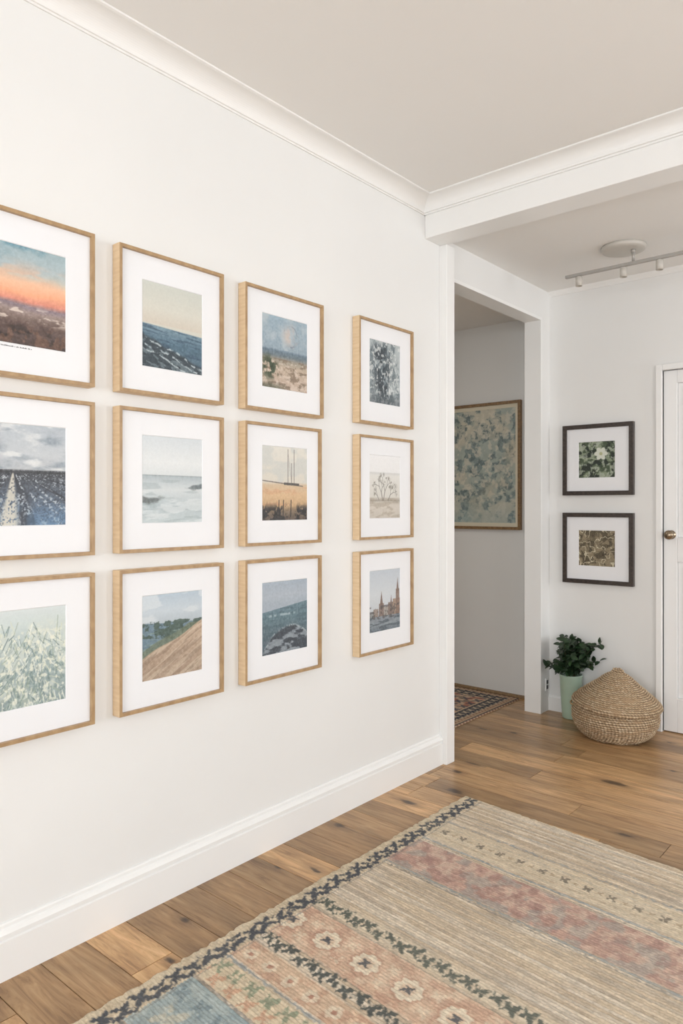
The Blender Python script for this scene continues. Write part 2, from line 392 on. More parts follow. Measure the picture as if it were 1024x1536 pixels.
def a22(U, V):
    c = grad(V, [(0, (188, 200, 202)), (.2, (178, 192, 196)), (.38, (204, 211, 212)), (.46, (190, 200, 203)), (.545, (166, 179, 184)), (.555, (212, 218, 219)), (.7, (222, 226, 226)), (1, (206, 214, 218))])
    c = mix(c, (152, 168, 172), ss(.48, .64, fbm(U * 3, V * 26, 2)) * (V < .5) * .45)
    c = mix(c, (226, 230, 230), ss(.5, .64, fbm(U * 3, V * 14, 5)) * (V < .4) * .5)
    e1 = np.hypot((U - .06) / .30, (V - .27 + .02 * np.sin(U * 14)) / .045)
    c = mix(c, (104, 112, 112), ss(1.1, .5, e1 + .8 * (fbm(U * 12, V * 30, 4) - .5)) * .9)
    e1 = np.hypot((U - 1.0) / .26, (V - .42 - .12 * (U - .9)) / .035)
    c = mix(c, (96, 108, 112), ss(1.1, .5, e1 + .8 * (fbm(U * 12, V * 30, 6) - .5)) * .9)
    c = mix(c, (120, 130, 134), ss(.01, .0, abs(V - .548)) * .5)
    return c
def a23(U, V):
    c = grad(V, [(0, (92, 80, 72)), (.12, (122, 104, 84)), (.2, (198, 162, 118)), (.35, (214, 178, 134)), (.48, (208, 182, 148)), (.52, (214, 208, 194)), (1, (220, 217, 206))])
    c = mix(c, (190, 196, 194), ss(.48, .64, fbm(U * 3, V * 6, 2)) * (V > .5) * .5)
    c = mix(c, (206, 150, 110), ss(.5, .64, fbm(U * 4, V * 12, 7)) * (V < .46) * (V > .2) * .5)
    c = mix(c, (112, 104, 96), seg(U, V, .0, .535, .9, .47, .010) * .9)
    for u, t in [(.56, .97), (.70, .97), (.64, .78)]:
        c = mix(c, (120, 112, 104), seg(U, V, u, .48, u, t, .010) * .85)
    c = mix(c, (160, 154, 146), seg(U, V, .56, .95, .64, .5, .006) * .6)
    c = mix(c, (84, 80, 76), seg(U, V, .48, .5, .8, .49, .022))
    c = mix(c, (46, 44, 44), ss(.46, .56, fbm(U * 12, V * 14, 5)) * ss(.26, .12, V))
    for u in (.35, .45, .62): c = mix(c, (50, 46, 46), seg(U, V, u, .05, u + .01, .27, .012))
    return c
def a24(U, V):
    c = grad(V, [(0, (196, 188, 176)), (.2, (206, 198, 186)), (.3, (184, 176, 164)), (.34, (212, 209, 200)), (.68, (222, 221, 215)), (.72, (208, 208, 205)), (.74, (232, 232, 231)), (1, (235, 235, 235))])
    c = mix(c, (170, 158, 140), ss(.48, .62, fbm(U * 5, V * 20, 2)) * (V < .32) * .6)
    rs = random.Random(31)
    def br(u, v, a, l, w, n):
        nonlocal c
        u1 = u + math.cos(a) * l * 1.1; v1 = v + math.sin(a) * l
        c = mix(c, (116, 112, 104), seg(U, V, u, v, u1, v1, w) * .8)
        if n == 0:
            c = mix(c, (128, 124, 112), ss(.055, .0, np.hypot(U - u1, V - v1)) * ss(.44, .58, fbm(U * 34, V * 34, rs.randint(0, 7))) * .8); return
        for k in range(2): br(u1, v1, a + (-.45, .5)[k] + rs.uniform(-.25, .25), l * rs.uniform(.6, .9), w * .7, n - 1)
    br(.42, .29, 1.9, .13, .014, 3); br(.45, .29, 1.3, .15, .014, 3); br(.60, .29, .9, .11, .011, 3); br(.30, .29, 2.2, .08, .010, 2)
    c = mix(c, (140, 132, 118), ss(.02, .0, abs(V - .28)) * .5)
    return c
def a31(U, V):
    c = grad(V, [(0, (140, 158, 158)), (.5, (164, 182, 180)), (.85, (198, 211, 208)), (1, (208, 217, 216))])
    c = mix(c, (206, 214, 204), ss(.42, .6, fbm(U * 6, V * 6, 1)) * ss(1, .7, V) * .7)
    rs = random.Random(5)
    for k in range(300):
        u = rs.random(); v = rs.uniform(-.1, .76); l = rs.uniform(.06, .16); a = math.pi/2 + (u - .5) * 1.4 + rs.uniform(-.7, .7)
        col = rs.choice([(222, 226, 208), (206, 212, 186), (118, 142, 140), (150, 168, 150), (234, 237, 226), (102, 126, 126)])
        c = mix(c, col, seg(U, V, u, v, u + math.cos(a) * l, v + math.sin(a) * l, rs.uniform(.004, .009)) * .8)
    c = mix(c, (232, 232, 212), ss(.55, .64, fbm(U * 26, V * 26, 3)) * ss(.92, .66, V) * .7)
    c = mix(c, (106, 130, 128), ss(.56, .64, fbm(U * 22, V * 22, 6)) * ss(.8, .4, V) * .5)
    return c
def a32(U, V):
    c = grad(V, [(0, (150, 122, 98)), (.66, (176, 188, 196)), (.8, (192, 204, 212)), (1, (174, 192, 206))])
    c = mix(c, (214, 221, 224), ss(.48, .62, fbm(U * 3, V * 12, 2)) * (V > .66) * .6)
    hill = .62 + .03 * fbm(U * 12, U * 0, 3) + .04 * (1 - U)
    c = mix(c, (104, 130, 146), ss(.0, .01, hill - V))
    c = mix(c, (66, 86, 76), (V < hill + .02) * ss(.40, .52, fbm(U * 12, V * 20, 4)) * (V > .5 - .1 * U) * .9)
    c = mix(c, (130, 152, 140), (V < .56) * ss(.5, .6, fbm(U * 4, V * 26, 1)) * .6)
    sl = .26 + .36 * U + .015 * np.sin(U * 8)
    c = mix(c, (104, 116, 92), ss(.0, .02, sl + .09 - V) * (V < hill - .02) * .8)
    c = mix(c, grad(V, [(0, (160, 136, 114)), (.6, (192, 166, 140))]), ss(sl + .01, sl - .01, V))
    c = mix(c, (210, 192, 168), ss(.46, .62, fbm((U - V) * 2, (V - U * .45) * 16, 6)) * ss(sl, sl - .02, V) * .5)
    c = mix(c, (134, 112, 92), ss(.52, .62, fbm(U * 3, (V - U * .5) * 30, 2)) * ss(sl, sl - .03, V) * .45)
    return c
def a33(U, V):
    c = grad(V, [(0, (82, 94, 106)), (.2, (90, 106, 116)), (.48, (92, 120, 130)), (.62, (98, 126, 138)), (.64, (156, 170, 182)), (.8, (168, 179, 190)), (1, (158, 172, 186))])
    h = .58 + .10 * U
    c = mix(c, (160, 172, 184), ss(h, h + .01, V) * (V < .72)); c = mix(c, (98, 126, 138), ss(h + .01, h, V) * (V > .56))
    c = mix(c, (74, 98, 110), ss(.46, .62, fbm(U * 3, V * 26, 4)) * (V < h) * .6)
    c = mix(c, (172, 190, 198), ss(.022, .008, abs(V - .53)) * ss(.45, .55, vn(U * 22, V * 4, 3)) * ss(.08, .15, U) * ss(.75, .68, U) * .7)
    rk = .36 + .10 * (fbm(U * 6, V * 0, 2) - .5) - .9 * (U - .6)**2
    m = ss(rk + .01, rk - .02, V)
    c = mix(c, (60, 68, 78), m * .9)
    c = mix(c, (156, 168, 176), ss(.48, .62, fbm(U * 7 + V * 4, V * 20, 5)) * m * .75)
    c = mix(c, (200, 208, 212), ss(.025, .0, abs(V - rk)) * ss(.4, .6, fbm(U * 20, V * 20, 7)) * .6 * (V > .08))
    return c
def a34(U, V):
    c = grad(V, [(0, (104, 116, 126)), (.12, (136, 147, 154)), (.24, (128, 137, 146)), (.3, (192, 198, 203)), (.6, (203, 209, 213)), (1, (188, 197, 206))])
    def bld(c, u0, u1, v0, v1, col):
        return mix(c, col, ss(u0 - .005, u0 + .005, U) * ss(u1 + .005, u1 - .005, U) * (V > v0) * ss(v1 + .006, v1 - .006, V) * .9)
    for u0, u1, v1, col in [(.0, .14, .33, (140, 144, 142)), (.12, .28, .37, (146, 130, 118)), (.30, .46, .45, (128, 108, 98)), (.46, .62, .39, (160, 152, 142)), (.60, .78, .45, (124, 106, 96)), (.76, 1., .50, (158, 132, 112)), (.86, .98, .66, (132, 108, 94))]:
        c = bld(c, u0, u1, .24, v1, col)
    for u, b, t, w in [(.38, .45, .66, .045), (.92, .64, .86, .04), (.70, .44, .58, .025)]:
        c = mix(c, (122, 100, 88), ((abs(U - u) < w * (t - V) / (t - b)) & (V > b - .02) & (V < t)) * .9)
    c = mix(c, (76, 72, 72), ss(.5, .6, fbm(U * 16, V * 24, 3)) * (V < .42) * (V > .2) * .65)
    c = mix(c, (72, 84, 94), ss(.48, .6, fbm(U * 4, V * 26, 4)) * (V < .24) * .7)
    return c
def toile(U, V):
    w1 = fbm(U * 5, V * 6, 5)
    n = fbm(U * 12 + 3 * w1, V * 15 + 2 * w1, 1, 5); b = fbm(U * 3, V * 4, 6, 3)
    c = mix(np.full(U.shape + (3,), (200., 195., 174.)), (166, 178, 168), ss(.40, .58, b))
    c = mix(c, (126, 144, 142), ss(.45, .58, n) * (.35 + .65 * ss(.4, .55, b)))
    c = mix(c, (98, 116, 118), ss(.54, .62, fbm(U * 30, V * 38, 3)) * ss(.4, .55, n) * .85)
    c = mix(c, (220, 212, 192), ss(.54, .64, fbm(U * 24, V * 30, 4)) * .6)
    c = mix(c, (206, 192, 162), ss(.5, .7, fbm(U * 2.4, V * 2.6, 2)) * .4)
    c = mix(c, (140, 168, 172), ss(.30, .0, V) * .4)
    return c
def dk1(U, V):
    n = fbm(U * 7, V * 7, 2)
    c = mix(np.full(U.shape + (3,), (66., 82., 58.)), (132, 146, 118), ss(.45, .6, n))
    c = mix(c, (36, 46, 38), ss(.48, .6, fbm(U * 10, V * 10, 5)))
    c = mix(c, (176, 184, 166), ss(.54, .62, fbm(U * 13, V * 13, 7)) * .7)
    for k in range(6):
        a = k * math.pi / 3
        c = mix(c, (210, 214, 200), ell(U - .62 - .10 * math.cos(a), V - .66 - .10 * math.sin(a), a, .10, .07))
    c = mix(c, (170, 174, 130), ss(.06, .03, np.hypot(U - .62, V - .66)))
    return c
def dk2(U, V):
    c = mix(np.full(U.shape + (3,), (140., 126., 98.)), (88, 78, 58), ss(.45, .58, fbm(U * 6, V * 6, 3)))
    w = abs(fbm(U * 7, V * 7, 1, 2) - .5); c = mix(c, (204, 194, 164), ss(.045, .018, w))
    w = abs(fbm(U * 9, V * 9, 5, 2) - .5); c = mix(c, (62, 54, 40), ss(.035, .012, w) * .9)
    return c

def framed(name, M, w, h, depth, fw, art, fn, mats, mat_m, res=(190, 220), ds=.12, lift=.03, caption=False):
    """local: u right, v up, w out of the wall. art=(u0,v0,u1,v1)"""
    e = empty(name, M=M)
    def ring(o0, i0, zf, zb):
        O = [(0+o0, 0+o0), (w-o0, 0+o0), (w-o0, h-o0), (0+o0, h-o0)]
        I = [(i0, i0), (w-i0, i0), (w-i0, h-i0), (i0, h-i0)]
        V = [(x, y, zb) for x, y in O] + [(x, y, zf) for x, y in O] + [(x, y, zf) for x, y in I] + [(x, y, zb) for x, y in I]
        F, fm = [], []
        for k in range(4):
            j = (k + 1) % 4
            F += [(k, j, 4+j, 4+k), (4+k, 4+j, 8+j, 8+k), (8+k, 8+j, 12+j, 12+k), (12+k, 12+j, j, k)]
            fm += [0, 1, 1, 0]
        return V, F, fm
    V, F, fm = ring(0, fw, depth, .001)
    o = mesh_obj("frame", V, F, mats, e, fm=fm); add_bevel(o, .0012)
    zf = depth - .012; u0, v0, u1, v1 = art; b = .002
    O = [(fw - .002, fw - .002), (w - fw + .002, fw - .002), (w - fw + .002, h - fw + .002), (fw - .002, h - fw + .002)]
    I = [(u0 - b, v0 - b), (u1 + b, v0 - b), (u1 + b, v1 + b), (u0 - b, v1 + b)]
    J = [(u0, v0), (u1, v0), (u1, v1), (u0, v1)]
    V = [(x, y, zf) for x, y in O] + [(x, y, zf) for x, y in I] + [(x, y, zf - .002) for x, y in J]
    F = []
    for k in range(4):
        j = (k + 1) % 4; F += [(k, j, 4+j, 4+k), (4+k, 4+j, 8+j, 8+k)]
    V += [(x, y, .003) for x, y in O]; F.append((12, 13, 14, 15))
    mesh_obj("mat_board", V, F, [mat_m], e)
    if caption:
        # row of tiny printed letters below the print
        rs = random.Random(3); L = []; x = u0 + .01; yb = v0 - .011
        while x < u0 + .135:
            wl = rs.uniform(.0014, .0026)
            L.append((x, yb, zf + .0001, x + wl, yb + rs.choice([.0022, .0032]), zf + .0003)); x += wl + rs.choice([.0009, .0009, .0009, .003])
        boxes("caption_lettering", L, M_dark, e)
    nu, nv = res; U, Vv = UV(nu, nv)
    c = fn(U, Vv)
    dk = 1 - .85 * ss(130, 205, c.mean(-1))
    det = (fbm(U * 34, Vv * 40, 2, 3) - .5) * 40 + (vn(U * 80, Vv * 92, 6) - .5) * 10
    c = c + (det * dk)[..., None]
    P = np.stack([u0 + U * (u1 - u0), v0 + Vv * (v1 - v0), np.full(U.shape, zf - .0022)], -1)
    grid_obj("artwork", P, desat(c, ds, lift), M_art, e)
    return e

def ML(y, z): return Matrix(((0, 0, 1, 0.0), (1, 0, 0, y), (0, 1, 0, z), (0, 0, 0, 1)))
def MB(x, z, yw): return Matrix(((1, 0, 0, x), (0, 0, -1, yw), (0, 1, 0, z), (0, 0, 0, 1)))
ycol = [(.746, 1.161), (1.243, 1.658), (1.757, 2.168), (2.407, 2.812)]
acol = [(.836, 1.074), (1.334, 1.571), (1.853, 2.095), (2.495, 2.720)]
zrow = [(1.655, 2.113), (1.153, 1.610), (.648, 1.101)]
arow = [(1.748, 2.022), (1.246, 1.526), (.740, 1.012)]
fns = [[a11, a12, a13, a14], [a21, a22, a23, a24], [a31, a32, a33, a34]]
for r in range(3):
    for c in range(4):
        y0, y1 = ycol[c]; z0, z1 = zrow[r]; p0, p1 = acol[c]; q0, q1 = arow[r]
        if r == 0 and c == 2: y1 += .012
        if r == 0 and c == 3: z1 += .008; z0 += .006; q0 += .012; q1 += .016
        framed("framed_picture", ML(y0, z0), y1 - y0, z1 - z0, .04, .011, (p0 - y0, q0 - z0, p1 - y0, q1 - z0), fns[r][c], [M_oak_lit, M_oak_shade], M_mat, caption=(r == 0 and c == 0))
framed("framed_picture", MB(-.98, 1.138, 4.50), .727, .878, .03, .020, (.042, .046, .685, .832), toile, [M_brownf, M_brownf], M_matc, (280, 340))
framed("framed_picture", MB(.099, 1.366, YB), .434, .434, .03, .026, (.100, .108, .322, .326), dk1, [M_darkf, M_darkf], M_mat)
framed("framed_picture", MB(.099, .824, YB), .434, .434, .03, .026, (.100, .110, .322, .326), dk2, [M_darkf, M_darkf], M_mat)

# ------------------------------------------------------------------ rugs
def leafrow(da, db, s):
    m = ell(da - .28*s, db - .20*s, .75, .38*s, .19*s)
    m = np.maximum(m, ell(da + .28*s, db - .20*s, -.75, .38*s, .19*s))
    m = np.maximum(m, ell(da - .22*s, db + .28*s, -.6, .32*s, .16*s))
    m = np.maximum(m, ell(da + .22*s, db + .28*s, .6, .32*s, .16*s))
    m = np.maximum(m, ell(da, db, 1.57, .40*s, .12*s))
    return m
def cell(a, sp): return ((a / sp) % 1 - .5) * sp
def build_rug():
    x0, x1, ylen = .325, 2.65, 3.15
    st = .0034
    nx = int((x1 - x0) / st); ny = int(ylen / st)
    A, B = np.meshgrid(np.linspace(0, x1 - x0, nx), np.linspace(0, ylen, ny))
    Bn = B + .006 * (fbm(A * 3, B * 3, 2) - .5); An = A + .006 * (fbm(A * 3, B * 5, 3) - .5)
    Aw = An + .0045 * (vn(A * 110, B * 110, 1) - .5) * 2; Bw = Bn + .0045 * (vn(A * 110, B * 110, 4) - .5) * 2
    beige = (214, 195, 168); char = (68, 72, 78); blue = (142, 151, 156); pink = (190, 150, 136)
    c = np.full(A.shape + (3,), beige, dtype=float)
    row = np.floor(Bn / .0115); rr = TAB[3][(row.astype(int) * 7) % 256, 5]
    c = mix(c, (232, 219, 198), ss(.5, .8, rr) * .8)
    c = mix(c, (194, 174, 149), ss(.35, .1, rr) * .7)
    c = mix(c, (172, 163, 152), ss(.55, .8, vn(row * 3.3, A * 6, 7)) * .5)
    c = mix(c, (236, 224, 206), ss(.5, .8, vn(row * 5.7, A * 9, 5)) * .55)
    c = mix(c, (176, 157, 134), ss(.5, .85, vn(Bn * 170, A * 8, 2)) * .45)
    c = mix(c, (160, 140, 117), ss(.30, .5, abs(Bn / .0115 % 1 - .5)) * .42)
    def band(b0, b1): return ss(b0 - .002, b0 + .002, Bn) * (1 - ss(b1 - .002, b1 + .002, Bn))
    def line(b, w, col, k=.85):
        nonlocal c
        c = mix(c, col, ss(w, w * .5, abs(Bw - b)) * k * (.55 + .45 * vn(A * 60, B * 60, 2)))
    brk = ss(.10, .34, vn(A * 95, B * 95, 6))
    def leaves(b, sp, s, col=char, k=.9, ph=0, alt=0.0):
        nonlocal c
        par = np.floor((Aw + ph) / sp) % 2 * 2 - 1
        c = mix(c, col, leafrow(Bw - b - alt * par, cell(Aw + ph, sp), s) * k * brk)
    line(.050, .004, (136, 130, 120), .4); line(.115, .004, (160, 152, 142), .5); line(.18, .004, blue, .5); line(.235, .003, (160, 152, 142), .4)
    line(.275, .006, blue, .85); c = mix(c, (216, 200, 172), band(.285, .44) * .6)
    leaves(.362, .085, .034, (118, 110, 98), .85); leaves(.362, .085, .022, (168, 146, 118), .7, .0425)
    line(.318, .002, blue, .4); line(.405, .003, (176, 154, 130), .6)
    line(.455, .007, blue, .9); line(.471, .003, char, .45)
    bp = band(.48, .685)
    c = mix(c, pink, bp * .85)
    n = fbm(A * 26, B * 26, 3)
    c = mix(c, (214, 186, 168), ss(.46, .6, n) * bp * .7); c = mix(c, (156, 120, 112), ss(.5, .62, fbm(A * 34, B * 34, 6)) * bp * .55)
    c = mix(c, (160, 158, 152), ss(.53, .66, fbm(A * 18, B * 18, 1)) * bp * .6)
    ca = cell(Aw, .14); d = np.hypot(ca, Bw - .583)
    c = mix(c, (212, 192, 174), ss(.010, .003, abs(d - .050)) * bp * .35 * brk)
    c = mix(c, (152, 116, 110), leafrow(ca, Bw - .583, .05) * .45 * brk)
    line(.694, .007, blue, .9); line(.710, .004, char, .5)
    for b in (.77, .83, .90, .955): line(b, .0045, (174, 164, 150), .55)
    line(.985, .003, (130, 128, 122), .35)
    c = mix(c, (218, 203, 177), band(1.01, 1.085) * .6)
    leaves(1.048, .046, .046, (76, 84, 78), .95, 0, .006)
    line(1.09, .003, (120, 120, 116), .5)
    bm_ = band(1.095, 1.275)
    c = mix(c, (212, 178, 152), bm_ * .92); c = mix(c, (224, 200, 174), ss(.48, .62, fbm(A * 30, B * 30, 2)) * bm_ * .7)
    c = mix(c, (186, 144, 122), ss(.54, .62, fbm(A * 36, B * 36, 5)) * bm_ * .55)
    ca = cell(Aw - .251 + .0775, .155); d = np.hypot(ca, Bw - 1.185)
    th = np.arctan2(Bw - 1.185, ca)
    pet = .043 + .004 * np.cos(8 * th)
    c = mix(c, (182, 138, 116), ss(pet + .010, pet + .005, d) * .6)
    c = mix(c, (232, 218, 194), ss(pet + .003, pet - .003, d)); c = mix(c, (214, 184, 156), ss(.028, .022, d) * .7)
    c = mix(c, (78, 80, 86), leafrow(ca, Bw - 1.185, .032) * .95)
    cb = cell(Aw - .251, .155); lr = leafrow(Bw - 1.150, cb, .036); lr = np.maximum(lr, leafrow(Bw - 1.225, cb, .036)); c = mix(c, (230, 214, 188), lr * .7 * brk)
    leaves(1.302, .046, .046, (74, 80, 78), .95, 0, .006)
    line(1.275, .003, (126, 126, 120), .5); line(1.335, .003, (136, 132, 124), .45)
    bo = band(1.34, 1.43)
    c = mix(c, (214, 184, 156), bo * .9); c = mix(c, (190, 148, 124), ss(.52, .62, fbm(A * 32, B * 32, 4)) * bo * .55)
    ca = cell(Aw, .085); d = np.hypot(ca, Bw - 1.386); c = mix(c, (230, 215, 190), ss(.026, .021, d) * .8); c = mix(c, (176, 128, 108), ss(.011, .007, d) * .9)
    line(1.438, .006, blue, .9)
    bg = band(1.445, 1.55)
    c = mix(c, (218, 201, 171), bg * .8)
    leaves(1.478, .07, .05, (138, 148, 124), .9); leaves(1.525, .07, .045, (202, 156, 128), .8, .035)
    line(1.558, .005, char, .5)
    bt = band(1.562, 1.78)
    c = mix(c, (146, 165, 170), bt * .93); c = mix(c, (178, 190, 188), ss(.46, .6, fbm(A * 30, B * 30, 7)) * bt * .75)
    leaves(1.62, .08, .05, (114, 134, 142), .7); leaves(1.70, .11, .08, (208, 198, 174), .6)
    line(1.79, .006, char, .8)
    for b0 in (1.95, 2.35, 2.75):
        leaves(b0, .046, .048); bx = band(b0 + .05, b0 + .22); c = mix(c, pink, bx * .85); c = mix(c, (214, 180, 160), ss(.5, .6, n) * bx * .75)
        line(b0 + .24, .008, blue)
    bord = ss(.084, .080, An)
    base = mix(np.full(A.shape + (3,), (216., 200., 172.)), (192, 174, 146), ss(.4, .7, vn(A * 120, B * 40, 3)) * .7)
    c = mix(c, base, bord)
    parb = np.floor(Bw / .056) % 2 * 2 - 1
    lm = leafrow(cell(Bw, .056), Aw - .054 - .004 * parb, .056)
    c = mix(c, (62, 68, 78), lm * .95 * brk)
    c = mix(c, (120, 122, 120), ss(.003, .0015, abs(An - .090)) * .5)
    Ar = (x1 - x0) - Aw; c = mix(c, beige, ss(.084, .080, Ar)); c = mix(c, (62, 68, 76), leafrow(cell(Bw, .056), Ar - .05, .054) * .9)
    c = mix(c, (210, 194, 166), ss(.018, .012, B))
    c = mix(c, c * .88, ss(.35, .7, fbm(A * 60, B * 160, 5)) * .7)
    c = mix(c, (218, 206, 184), ss(.40, .75, fbm(A * 2.2, B * 2.2, 6)) * .14)
    c = desat(c, .03, .07, (222, 202, 176))
    edge = np.minimum(np.minimum(A, (x1 - x0) - A), np.minimum(B, ylen - B))
    z = .0115 * ss(-.002, .010, edge) + .0015 * np.sin(Bn * 2 * math.pi / .0115) * ss(.0, .02, edge) + .0020 * (vn(A * 110, B * 110, 2) - .5)
    z = np.maximum(z, .0006)
    fr = ss(.03, .0, A)
    X = x0 + A - fr * (.014 * vn(B * 80, A * 0, 1) + .005 * vn(B * 12, A * 0, 2))
    fr2 = ss(.03, .0, B)
    Y = 2.806 - B - .08 * A + fr2 * .010 * vn(A * 80, B * 0, 3)
    P = np.stack([X, Y, z], -1)[::-1]
    grid_obj("area_rug", P, c[::-1], M_rug)
build_rug()

def build_hall_rug():
    nx, ny = 240, 520
    A, B = np.meshgrid(np.linspace(0, .86, nx), np.linspace(0, 2.0, ny))
    D = np.minimum(np.minimum(A, .86 - A), np.minimum(B, 2.0 - B))
    c = np.full(A.shape + (3,), (200., 172., 144.))
    c = mix(c, (112, 98, 92), ss(.5, .58, fbm(A * 30, B * 30, 2)) * .7); c = mix(c, (176, 112, 94), ss(.48, .58, fbm(A * 22, B * 22, 5)) * .8)
    m = leafrow(cell(A, .09), cell(B, .09), .06); c = mix(c, (70, 70, 82), m * .8)
    b = ((D < .15) & (D > .055)) * 1.0; c = mix(c, (60, 62, 70), b * .95)
    m = leafrow(cell(A, .06), cell(B, .06), .045); c = mix(c, (200, 180, 152), m * b * .9)
    b2 = (D <= .055) * 1.0; c = mix(c, (192, 166, 136), b2); c = mix(c, (126, 86, 72), leafrow(cell(A, .035), cell(B, .035), .026) * b2 * .8)
    c = mix(c, (200, 176, 146), ss(.008, .004, abs(D - .155))); c = mix(c, (70, 66, 68), ss(.006, .003, abs(D - .012)))
    z = .009 * ss(-.002, .01, D) + .001
    P = np.stack([-.25 - .86 + A, 4.47 - 2.0 + B, z], -1)
    grid_obj("hallway_runner_rug", P, c, M_rug)
build_hall_rug()

# ------------------------------------------------------------------ basket
def coil(name, ctrl, parent, nseg=300, pitch=.0125, seed=1):
    pts = np.array(ctrl, float)
    out = []
    for i in range(len(pts) - 1):
        p0 = pts[max(i - 1, 0)]; p1 = pts[i]; p2 = pts[i + 1]; p3 = pts[min(i + 2, len(pts) - 1)]
        for t in np.linspace(0, 1, 24, endpoint=False):
            out.append(.5 * ((2*p1) + (-p0 + p2)*t + (2*p0 - 5*p1 + 4*p2 - p3)*t*t + (-p0 + 3*p1 - 3*p2 + p3)*t**3))
    out.append(pts[-1]); out = np.array(out)
    s = np.concatenate([[0], np.cumsum(np.hypot(*np.diff(out, axis=0).T))])
    S = np.arange(0, s[-1], pitch / 6)
    R = np.interp(S, s, out[:, 0]); Z = np.interp(S, s, out[:, 1])
    dR = np.gradient(R); dZ = np.gradient(Z); L = np.hypot(dR, dZ) + 1e-9
    nr, nz = dZ / L, -dR / L
    T = np.linspace(0, 2 * math.pi, nseg + 1)
    TT, SS = np.meshgrid(T, S)
    turn = SS / pitch + TT / (2 * math.pi)
    ring = np.floor(turn)
    ph = np.abs(np.sin(math.pi * turn))
    n_tw = np.maximum(8, np.round(R / .235 * 84))[:, None]
    tw = .5 + .5 * np.sin(TT * n_tw + ring * 2.1 + (turn - ring) * 2.6)
    jit = vn(np.cos(TT) * 20 + 40, np.sin(TT) * 20 + SS * 160, seed)
    off = .0066 * ph * (.45 + .55 * tw) + .006 * (jit - .5)
    off = off * np.minimum(1, R / .02)[:, None]
    RR = np.maximum(R[:, None] + nr[:, None] * off, .0002); ZZ = Z[:, None] + nz[:, None] * off
    P = np.stack([RR * np.cos(TT), RR * np.sin(TT), ZZ], -1)
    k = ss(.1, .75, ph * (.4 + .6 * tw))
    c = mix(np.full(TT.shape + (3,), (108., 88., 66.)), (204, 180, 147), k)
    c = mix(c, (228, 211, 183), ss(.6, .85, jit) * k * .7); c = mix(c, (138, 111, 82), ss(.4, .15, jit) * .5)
    c = mix(c, (170, 141, 108), ss(.6, .8, vn(ring * 3.7, TT * 3, seed + 2)) * .5)
    return grid_obj(name, P, c, M_straw, parent)
def build_basket():
    e = empty("lidded_basket", (.511, 4.112, 0))
    coil("body", [(.0005, .004), (.08, .003), (.145, .005), (.172, .014), (.203, .045), (.224, .085), (.230, .125), (.224, .160), (.212, .188), (.198, .196), (.190, .190)], e)
    lid = coil("lid", [(.196, .183), (.226, .180), (.236, .190), (.230, .205), (.196, .235), (.150, .272), (.108, .305), (.078, .332), (.052, .350), (.034, .358), (.028, .368), (.020, .380), (.0005, .384)], e, seed=3)
    lid.rotation_euler = (math.radians(1.5), math.radians(3.0), 0)
    V, F = [], []; n = 26; m_ = 8; r = .006
    for i in range(n):
        t = math.pi * i / (n - 1)
        c = Vector((-.222 - .016 * math.sin(t), .05 * math.cos(t), .17))
        tg = Vector((-.016 * math.cos(t), -.05 * math.sin(t), 0)).normalized(); up = Vector((0, 0, 1)); sd = tg.cross(up)
        for j in range(m_):
            a = 2 * math.pi * j / m_ + i * .4
            V.append(c + (up * math.cos(a) + sd * math.sin(a)) * r)
    for i in range(n - 1):
        for j in range(m_):
            F.append((i*m_+j, i*m_+(j+1) % m_, (i+1)*m_+(j+1) % m_, (i+1)*m_+j))
    o = mesh_obj("handle", V, F, [paint("handle_straw", (176, 150, 112), .85, .15, 80)], e, True)
    o.rotation_euler = (0, 0, math.radians(20))
build_basket()

